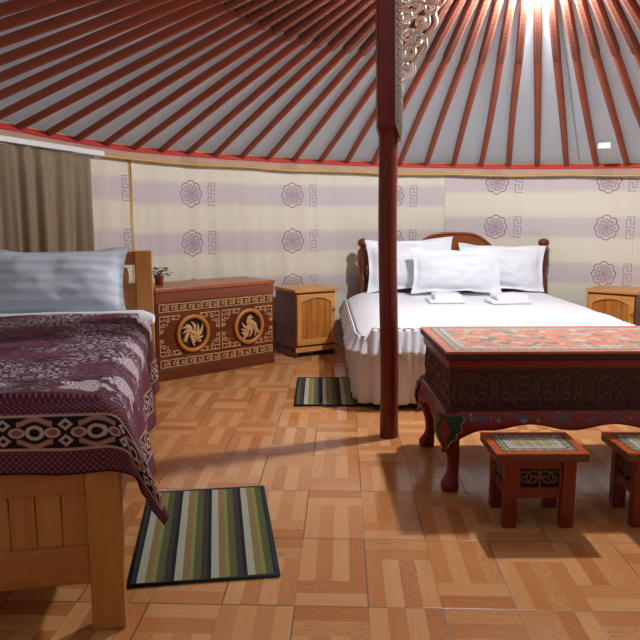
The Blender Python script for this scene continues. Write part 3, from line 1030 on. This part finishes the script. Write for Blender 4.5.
G = 'white pillows on the double bed'
pillow('pillow', .76, .46, .145, .045, 1, M['satin2'], 'white pillow at the left against the headboard, partly hidden by the red post', (.785, 5.995, .530), -.10, 0, -.045, G)
pillow('pillow', .76, .41, .15, .045, 5, M['satin2'], 'white pillow at the right end of the double bed headboard', (1.56, 5.99, .530), -.12, 0, .03, G)
pillow('pillow', .76, .385, .15, .045, 9, M['satin2'], 'white pillow in the middle, in front of the two other pillows', (1.135, 5.765, .532), -.14, 0, .0, G)

# folded towels
def towel(x, y, z, W, D, h, label, rz):
    t = thing('folded_towel', label, 'towel', (x, y, z), rz, 'folded white towels on the double bed')
    b = MB()
    n_ = 16
    # a rounded fold on the left, thin layers on the right
    def prof(r0_, zc):
        return [(-W/2+r0_-r0_*math.sin(PI*k/n_), zc - r0_*math.cos(PI*k/n_)) for k in range(n_+1)]
    for i, hh in enumerate((h/2-.001, )):
        p = prof(h/2, h/2); pts = p + [(W/2, h), (W/2, h*.55), (W/2-.004, h*.5), (W/2, h*.45), (W/2, 0)]
        b.prism(pts[::-1], -D/2, D/2)
    b.build('folds', M['sheet'], t, bevel=.003)
    b = MB()
    b.tube([(-W/2+.03*i/3, -D/2+.004, h*.5+.002*math.sin(i)) for i in range(4)] + [(W/2, -D/2-.001, h*.5)], .0028, 6); b.build('edge', M['sheet'], t)
    return t
for (x, y, w_, tx, place) in ((.965, 5.36, .27, 0, 'left'), (1.44, 5.33, .30, .05, 'right')):
    towel(x, y, .520, w_, .22, .022, 'flat folded white towel under the %s roll on the double bed' % place, tx)
    towel(x+.012, y+.01, .542, w_*.78, .19, .040, 'thick folded white towel topmost of the %s towel stack' % place, tx)

# ------------------------------------------------------------------ single bed
sb = thing('single_bed', 'pine single bed with slatted foot panel on the left', 'bed', (-.562, 1.866, 0), math.radians(10.6))
BW, BLn = 1.02, 2.17
def post(x0, x1, y0, y1, z1, name, mat=M['pine']):
    b = MB(); b.box(x0, x1, y0, y1, 0, z1); return b.build(name, mat, sb, bevel=.006)
for x in (-.094, -BW):
    post(x, x+.094, 0, .055, .50, 'foot_post')
    post(x, x+.094, BLn-.05, BLn, .985, 'headboard_post')
b = MB(); b.box(-BW+.094, -.094, .008, .045, .415, .50); b.build('foot_rail', M['pine_x'], sb, bevel=.004)
b = MB(); b.box(-BW+.094, -.094, .008, .045, .145, .26); b.build('foot_rail', M['pine_x'], sb, bevel=.004)
b = MB()
nb = 12
for i in range(nb):
    a = -BW+.094 + (BW-.188)*i/nb; c_ = -BW+.094 + (BW-.188)*(i+1)/nb
    b.box(a+.0018, c_-.0018, .018, .034, .255, .43)
b.build('foot_panel', M['pine'], sb, bevel=.0015)
b = MB(); b.box(-.060, -.030, .05, BLn-.045, .24, .40); b.build('side_rail', M['pine_y'], sb, bevel=.004)
b = MB(); b.box(-BW+.03, -BW+.06, .05, BLn-.045, .24, .40); b.build('side_rail', M['pine_y'], sb, bevel=.004)
b = MB()
for i in range(14): b.box(-BW+.06, -.06, .12+i*.14, .20+i*.14, .33, .35)
b.build('slats', M['pine_x'], sb)
b = MB(); b.box(-BW+.094, -.094, BLn-.042, BLn-.010, .905, .982); b.build('headboard_rail', M['pine_x'], sb, bevel=.005)
b = MB(); b.box(-BW+.094, -.094, BLn-.042, BLn-.010, .35, .80); b.build('headboard_panel', M['pine_x'], sb, bevel=.005)
for i in range(6):
    x = -.15 - i*.145
    b = MB(); b.lathe([(.010, .795), (.016, .81), (.020, .84), (.016, .865), (.010, .89)], (x, BLn-.026, 0), 12); b.build('spindle', M['pine'], sb)
b = MB(); b.box(-BW+.035, -.025, .060, BLn-.055, .352, .640); mt = b.build('mattress', M['sheet'], sb, bevel=.05)
mt.modifiers['Bevel'].segments = 5
def W2(x, y, z):   # bed-local -> world
    a = math.radians(10.6); c, s = math.cos(a), math.sin(a)
    return (-.562 + x*c - y*s, 1.866 + x*s + y*c, z)
# the white duvet edge folded at the head end
b = MB()
b.tube([(-.96+.975*i/16, BLn-.34+.012*math.sin(i), .640) for i in range(17)], [.058]*16+[.03], 12, flat=(Vector((0,0,1)), .8))
b.M = Matrix.Identity(4)
o = b.build('folded_sheet', M['sheet']); o.location = (-.562, 1.866, 0); o.rotation_euler = (0, 0, math.radians(10.6))
b2 = None
tag(o, 'white folded sheet edge below the pillow of the single bed', 'sheet')

# blanket: a = distance past the right edge, bb = distance past the foot edge
def blanket():
    b = MB()
    ztop = .668; xr = .012; yf = -.012
    UA, UB = 1.02, 1.54
    oa, ob = .345, .172          # overhang on the side and at the foot
    NU, NV = 150, 190
    def f(u, v):
        # metric cloth coordinates measured from the free corner
        cu = u*(UA+oa); cv = v*(UB+ob)
        a = oa - cu; bb = ob - cv    # >0 hanging
        r_ = .055
        y_h = 1.0
        # head end edge runs a little diagonal
        def drop(d):   # horizontal, vertical offset for arc distance d past the start of the rounding
            if d <= 0: return d, 0
            if d < r_*PI/2: t = d/r_; return r_*math.sin(t), -r_*(1-math.cos(t))
            return r_, -r_ - (d - r_*PI/2)
        A = a + r_*PI/4; B = bb + r_*PI/4
        und = .012*noise.noise(Vector((cu*3.2, cv*2.6, 2))) + .006*noise.noise(Vector((cu*8, cv*7, 5)))
        crown = .018*math.sin(min(1, max(0, -a)/.9)*PI)
        if A > 0 and B > 0:
            d = math.hypot(A, B); th = math.atan2(B, A)
            if d > .35: d = .35 + (d-.35)*.5
            h, z = drop(d)
            k = math.sin(2*th)
            ext = max(0, d - r_)
            x = xr - r_ + math.cos(th)**.6*(h + ext*.36) + .012*math.sin(th*7)*min(1, ext*5)*k
            y = yf + r_ - math.sin(th)*(h + ext*.06) - .010*math.sin(th*5)*min(1, ext*5)*k
        elif A > 0:
            h, z = drop(A); ext = max(0, A-r_*1.2)
            w = (.010*math.sin(cv*11+1) + .006*math.sin(cv*23+cu*3))*min(1, ext*5)
            x = xr - r_ + h + w + ext*(.06+.30*math.exp(B/.32)); y = yf + r_ + (-B)
        elif B > 0:
            h, z = drop(B); ext = max(0, B-r_*1.2)
            w = (.006*math.sin(cu*13) + .004*math.sin(cu*29))*min(1, ext*5)
            x = xr - r_ + A; y = yf + r_ - h - w
            z += .010*math.sin(cu*9+.6)*min(1, ext*6)
        else:
            x = xr - r_ + A; y = yf + r_ - B; z = 0
        inside = 1 if not (A > 0 or B > 0) else .3
        z = ztop + z + (und + crown + .014)*inside
        hd = min(1, max(0, (-B-1.30)/.3))       # drape up over the folded sheet near the head
        z += .035*hd*(1 if A < 0 else .6)
        return W2(x, y, z)
    b.grid(NU, NV, f, lambda u, v: (u*(UA+oa), v*(UB+ob)))
    o = b.build('blanket', M['blanket'], solid=.006)
    o.modifiers['Solid'].offset = 1
    return tag(o, 'burgundy and cream woven floral blanket draped over the single bed', 'blanket')
blanket()
p = pillow('pillow', .86, .42, .20, .035, 3, M['satin'], 'large pale blue striped pillow leaning on the single bed headboard', W2(-.55, BLn-.26, .625), -.42, math.radians(10.6), 0)

# ------------------------------------------------------------------ low table
TX, TY, TW, TD, TH = .530, 2.860, 1.50, .665, .620
tb = thing('low_table', 'low red painted table with carved frieze and curved legs', 'table', (TX, TY, 0), math.radians(1.2))
def uvbox(b, x0, x1, y0, y1, z0, z1, ux=0, uy=0):
    b.box(x0, x1, y0, y1, z0, z1); n0 = len(b.v)-8
    for i in range(8):
        p = b.v[n0+i]; b.uv[n0+i] = (p[0]-x0, p[1]-y0)
M['tabletop'] = painted_top('painted_table_top', TW, TD, .038)
b = MB(); uvbox(b, 0, TW, 0, TD, TH-.010, TH); b.build('top', M['tabletop'], tb)
b = MB(); b.box(0, TW, 0, TD, TH-.036, TH-.0105); 
b.build('top_edge', M['carved'], tb, bevel=.003)
b = MB(); b.box(.012, TW-.012, .012, TD-.012, TH-.078, TH-.036); b.build('red_moulding', M['table_red'], tb, bevel=.006)
b = MB(); b.box(.024, TW-.024, .024, TD-.024, .362, TH-.078); fz_ = b.build('frieze', M['carved'], tb)
b = MB()
b.box(.012, TW-.012, .012, TD-.012, .357, .374); b.box(.016, TW-.016, .016, TD-.016, TH-.088, TH-.076); b.build('frieze_moulding', M['carved'], tb, bevel=.003)
b = MB()
def frieze_scroll(b, n_, L_, T):
    P = L_/n_
    zc = .454
    tb_ = lambda pts, r_: b.tube([T(x, z) for x, z in pts], r_, 6)
    for i in range(n_):
        cx = P*(i+.5)
        for sx in (1, -1):
            for sz in (1, -1):
                tb_([(cx+sx*x, zc+sz*z) for x, z in spiral2(.036, .030, .026, 1.15, PI, -1, 20, .25)], .0045)
        tb_([(cx, zc-.07), (cx, zc+.07)], .004)
        tb_([(cx+.012*math.cos(t*.5), zc+.05+.012*math.sin(t*.5)) for t in range(13)], .004)
        tb_([(cx+.012*math.cos(t*.5), zc-.05+.012*math.sin(t*.5)) for t in range(13)], .004)
        for sx in (1, -1):
            tb_([(cx+sx*.07, zc-.065), (cx+sx*(P/2-.004), zc-.02), (cx+sx*.074, zc), (cx+sx*(P/2-.004), zc+.02), (cx+sx*.07, zc+.065)], .004)
            tb_([(cx+sx*(P/2), zc-.03), (cx+sx*(P/2-.012), zc), (cx+sx*(P/2), zc+.03)], .005)
frieze_scroll(b, 8, TW-.06, lambda x, z: (.03+x, .023, z))
frieze_scroll(b, 3, TD-.06, lambda x, z: (.023, .03+x, z))
b.build('frieze_scrollwork', M['carve_line'], fz_)
# bulging apron with a cusped lower edge, on all four sides
def apron(L_, depth_dir):
    n_ = 80; zt_ = .360
    def low(u):
        s_ = u*L_; e_ = min(s_, L_-s_)
        z = .295 + .012*math.cos(s_*2*PI/.36)*min(1, e_/.2)
        if e_ < .17: z -= .11*max(0, (1-e_/.17))**1.6
        return z
    def f(u, v):
        zz = zt_ + (low(u)-zt_)*v
        t = (zt_-zz)/.10
        bul = .026*math.sin(min(1.3, t*1.1)*PI*.62)
        return u*L_, -bul + .012, zz
    return n_, f
for name_, L_, T in (('front', TW, lambda x, y, z: (x, y, z)), ('back', TW, lambda x, y, z: (TW-x, TD-y, z)), ('left', TD, lambda x, y, z: (y, TD-x, z)), ('right', TD, lambda x, y, z: (TW-y, x, z))):
    n_, f = apron(L_, None)
    b = MB(); b.grid(n_, 8, lambda u, v: T(*f(u, v)))
    o = b.build('apron', M['floral'], tb, solid=.012)
    o.modifiers['Solid'].offset = 0
# cabriole legs
def leg(cx, cy, sx, sy):
    # centre-line moves outward at the shoulder, in at the ankle, out at the foot
    prof = [(.364, .000, .034), (.33, .010, .043), (.28, .018, .046), (.24, .012, .041), (.20, .000, .034), (.15, -.010, .027), (.10, -.014, .024), (.06, -.008, .026), (.035, .002, .039), (.015, .004, .041), (0, .002, .034)]
    b = MB(); n_ = 12; vs = []; fs = []
    for z, off, w_ in prof:
        for k in range(n_):
            a = 2*PI*k/n_ + PI/12; c_, s_ = math.cos(a), math.sin(a)
            e_ = .55
            px = math.copysign(abs(c_)**e_, c_)*w_; py = math.copysign(abs(s_)**e_, s_)*w_
            vs.append((cx + sx*off + px, cy + sy*off + py, z))
    m_ = len(prof)
    for i in range(m_-1):
        for k in range(n_):
            l = (k+1) % n_; fs.append((i*n_+k, i*n_+l, (i+1)*n_+l, (i+1)*n_+k))
    fs.append(tuple(range(n_))); fs.append(tuple((m_-1)*n_+k for k in range(n_-1, -1, -1)))
    b.add(vs, fs, True); lg = b.build('leg', M['table_red'], tb, subsurf=1)
    # green leaf painted on the knee, front and side faces
    b = MB()
    lf = [(-.040, .345), (-.040, .20), (-.028, .205), (-.018, .235), (.006, .250), (.004, .272), (.030, .285), (.022, .312), (.040, .330), (.034, .345)]
    def onface(x, z, k):
        t = min(m_-2, max(0, next((i for i in range(m_-1) if prof[i+1][0] <= z), m_-2)))
        za, oa_, wa = prof[t]; zb, ob_, wb = prof[t+1]; q = (za-z)/(za-zb)
        return oa_+(ob_-oa_)*q + (wa+(wb-wa)*q) + k
    pts = [(x, z) for x, z in lf]
    fan = []
    for face in (0, 1):
        vs = []
        for x, z in pts + [(-.012, .29)]:
            d = onface(x, z, .008)
            if face == 0: vs.append((cx - sx*x*.95 , cy + sy*d, z))
            else: vs.append((cx + sx*d, cy - sy*x*.95, z))
        k_ = len(pts)
        b.add(vs, [(i, (i+1) % k_, k_) for i in range(k_)])
    lo = b.build('painted_leaf', M['green'], lg, solid=.003)
    b = MB()
    for face in (0, 1):
        vs = []
        for x, z in lf[2:]:
            d = onface(x, z, .011)
            vs.append((cx - sx*x*.95, cy + sy*d, z) if face == 0 else (cx + sx*d, cy - sy*x*.95, z))
        b.tube(vs, .0025, 5)
    b.build('leaf_outline', M['cream_line'], lg)
for cx, sx in ((.040, -1), (TW-.040, 1)):
    for cy, sy in ((.040, -1), (TD-.040, 1)):
        leg(cx, cy, sx, sy)

# ------------------------------------------------------------------ stools
M['stooltop'] = painted_top('painted_stool_top', .352, .262, .032, L(186,90,48), True)
def stool(x, y, rz, label):
    t = thing('stool', label, 'stool', (x, y, 0), rz, 'small red painted stools in front of the low table')
    W, D, H_ = .352, .262, .303
    b = MB(); uvbox(b, 0, W, 0, D, H_-.006, H_); b.build('seat', M['stooltop'], t)
    b = MB(); b.box(0, W, 0, D, H_-.034, H_-.0065); b.build('seat_edge', M['stool_edge'], t, bevel=.004)
    i = .040; lw = .052
    for lx in (i, W-i-lw):
        for ly in (.018, D-.018-lw*.8):
            b = MB(); b.box(lx, lx+lw, ly, ly+lw*.8, 0, H_-.034); b.build('leg', M['red_paint'], t, bevel=.003)
    def panel(x0, x1, y, T, nm):
        b = MB()
        z0, z1 = .118, H_-.036
        b.box(x0, x1, y, y+.014, z1-.030, z1, T); b.box(x0, x1, y, y+.014, z0, z0+.038, T)
        b.box(x0, x0+.010, y, y+.014, z0, z1, T); b.box(x1-.010, x1, y, y+.014, z0, z1, T)
        fr_ = b.build(nm, M['red_paint'], t, bevel=.002)
        b = MB(); b.box(x0+.008, x1-.008, y+.012, y+.017, z0+.03, z1-.02, T); b.build('panel_recess', M['recess'], fr_)
        b = MB(); zc = (z0+.038+z1-.030)/2; hh = (z1-.030-z0-.038)/2
        xc = (x0+x1)/2; L2 = (x1-x0)/2-.012
        P2 = lambda pts: b.tube([T(x, y+.006, z) if T else (x, y+.006, z) for x, z in pts], .0042, 6)
        for s_ in (1, -1):
            k = L2/.066
            P2([(xc+s_*px, pz) for px, pz in spiral2(.024*k, zc, hh*.85, 1.4, PI, -1)])
            P2([(xc+s_*px, pz) for px, pz in spiral2(.050*k, zc, hh*.80, 1.3, 0, 1)])
        P2([(xc, zc-hh), (xc, zc+hh)])
        P2([(xc-L2, zc-hh), (xc+L2, zc-hh)]); P2([(xc-L2, zc+hh), (xc+L2, zc+hh)])
        b.build('carved_scroll', M['gold3'], fr_)
    panel(i+lw, W-i-lw, .024, None, 'carved_panel')
    panel(i+lw, W-i-lw, .024, lambda x, y, z: (x, D-y, z), 'carved_panel')
    panel(.018+lw*.8, D-.018-lw*.8, .006+i, lambda x, y, z: (y, x, z), 'carved_panel')
    panel(.018+lw*.8, D-.018-lw*.8, .006+i, lambda x, y, z: (W-y, x, z), 'carved_panel')
    return t
M['stool_edge'] = plain('worn_orange_edge', L(118,66,44), .4, .4, 0, .2, 60)
M['gold3'] = plain('worn_gilt_carving', L(120,80,50), .45, .4, 0, .3, 90)
stool(.660, 2.500, math.radians(.5), 'small red stool in front of the table leg, nearest the red post')
stool(1.155, 2.505, math.radians(-.5), 'small red stool cut off by the right edge, beside the other stool')

# ------------------------------------------------------------------ lamp hanging from the crown (above the frame)
LP = (1.18, 4.00, 2.390)
lm = thing('hanging_lamp', 'glowing globe lamp hanging from the roof crown', 'lamp', LP)
em = Mat('lamp_glow'); em.b.inputs['Base Color'].default_value = (1, 1, 1, 1)
em.b.inputs['Emission Color'].default_value = (.97, .98, 1.0, 1); em.b.inputs['Emission Strength'].default_value = 1900
b = MB(); b.ball((0, 0, 0), .05, .05, .05, 24, 16); b.build('globe', em.m, lm)
b = MB(); b.lathe([(.02, .047), (.02, .07), (.006, .073), (.004, .10)], n=16); b.build('fitting', M['white_plastic'], lm)

# daylight: sky through the open crown and the felt canvas
w = bpy.data.worlds.new('sky'); S.world = w; w.use_nodes = True
bg = w.node_tree.nodes['Background']; bg.inputs[0].default_value = (.80, .89, 1.0, 1); bg.inputs[1].default_value = .24

sl = bpy.data.lights.new('sun', 'SUN'); sl.energy = 2.6; sl.angle = math.radians(12); sl.color = (1, .97, .93)
so = bpy.data.objects.new('sun', sl); COL.objects.link(so)
so.rotation_euler = Vector((.42, .80, .62)).to_track_quat('Z', 'Y').to_euler()
cd = bpy.data.cameras.new('camera'); cam = bpy.data.objects.new('camera', cd); COL.objects.link(cam)
cd.sensor_width = 36; cd.lens = 36*697/640; cd.clip_start = .02
cam.location = (0, 0, 1.19); cam.rotation_euler = (math.radians(90) - math.atan(106/697), 0, 0)
S.camera = cam
S.view_settings.view_transform = 'Standard'; S.view_settings.look = 'None'; S.view_settings.gamma = 1
S.view_settings.use_curve_mapping = False
S.view_settings.exposure = 0.0
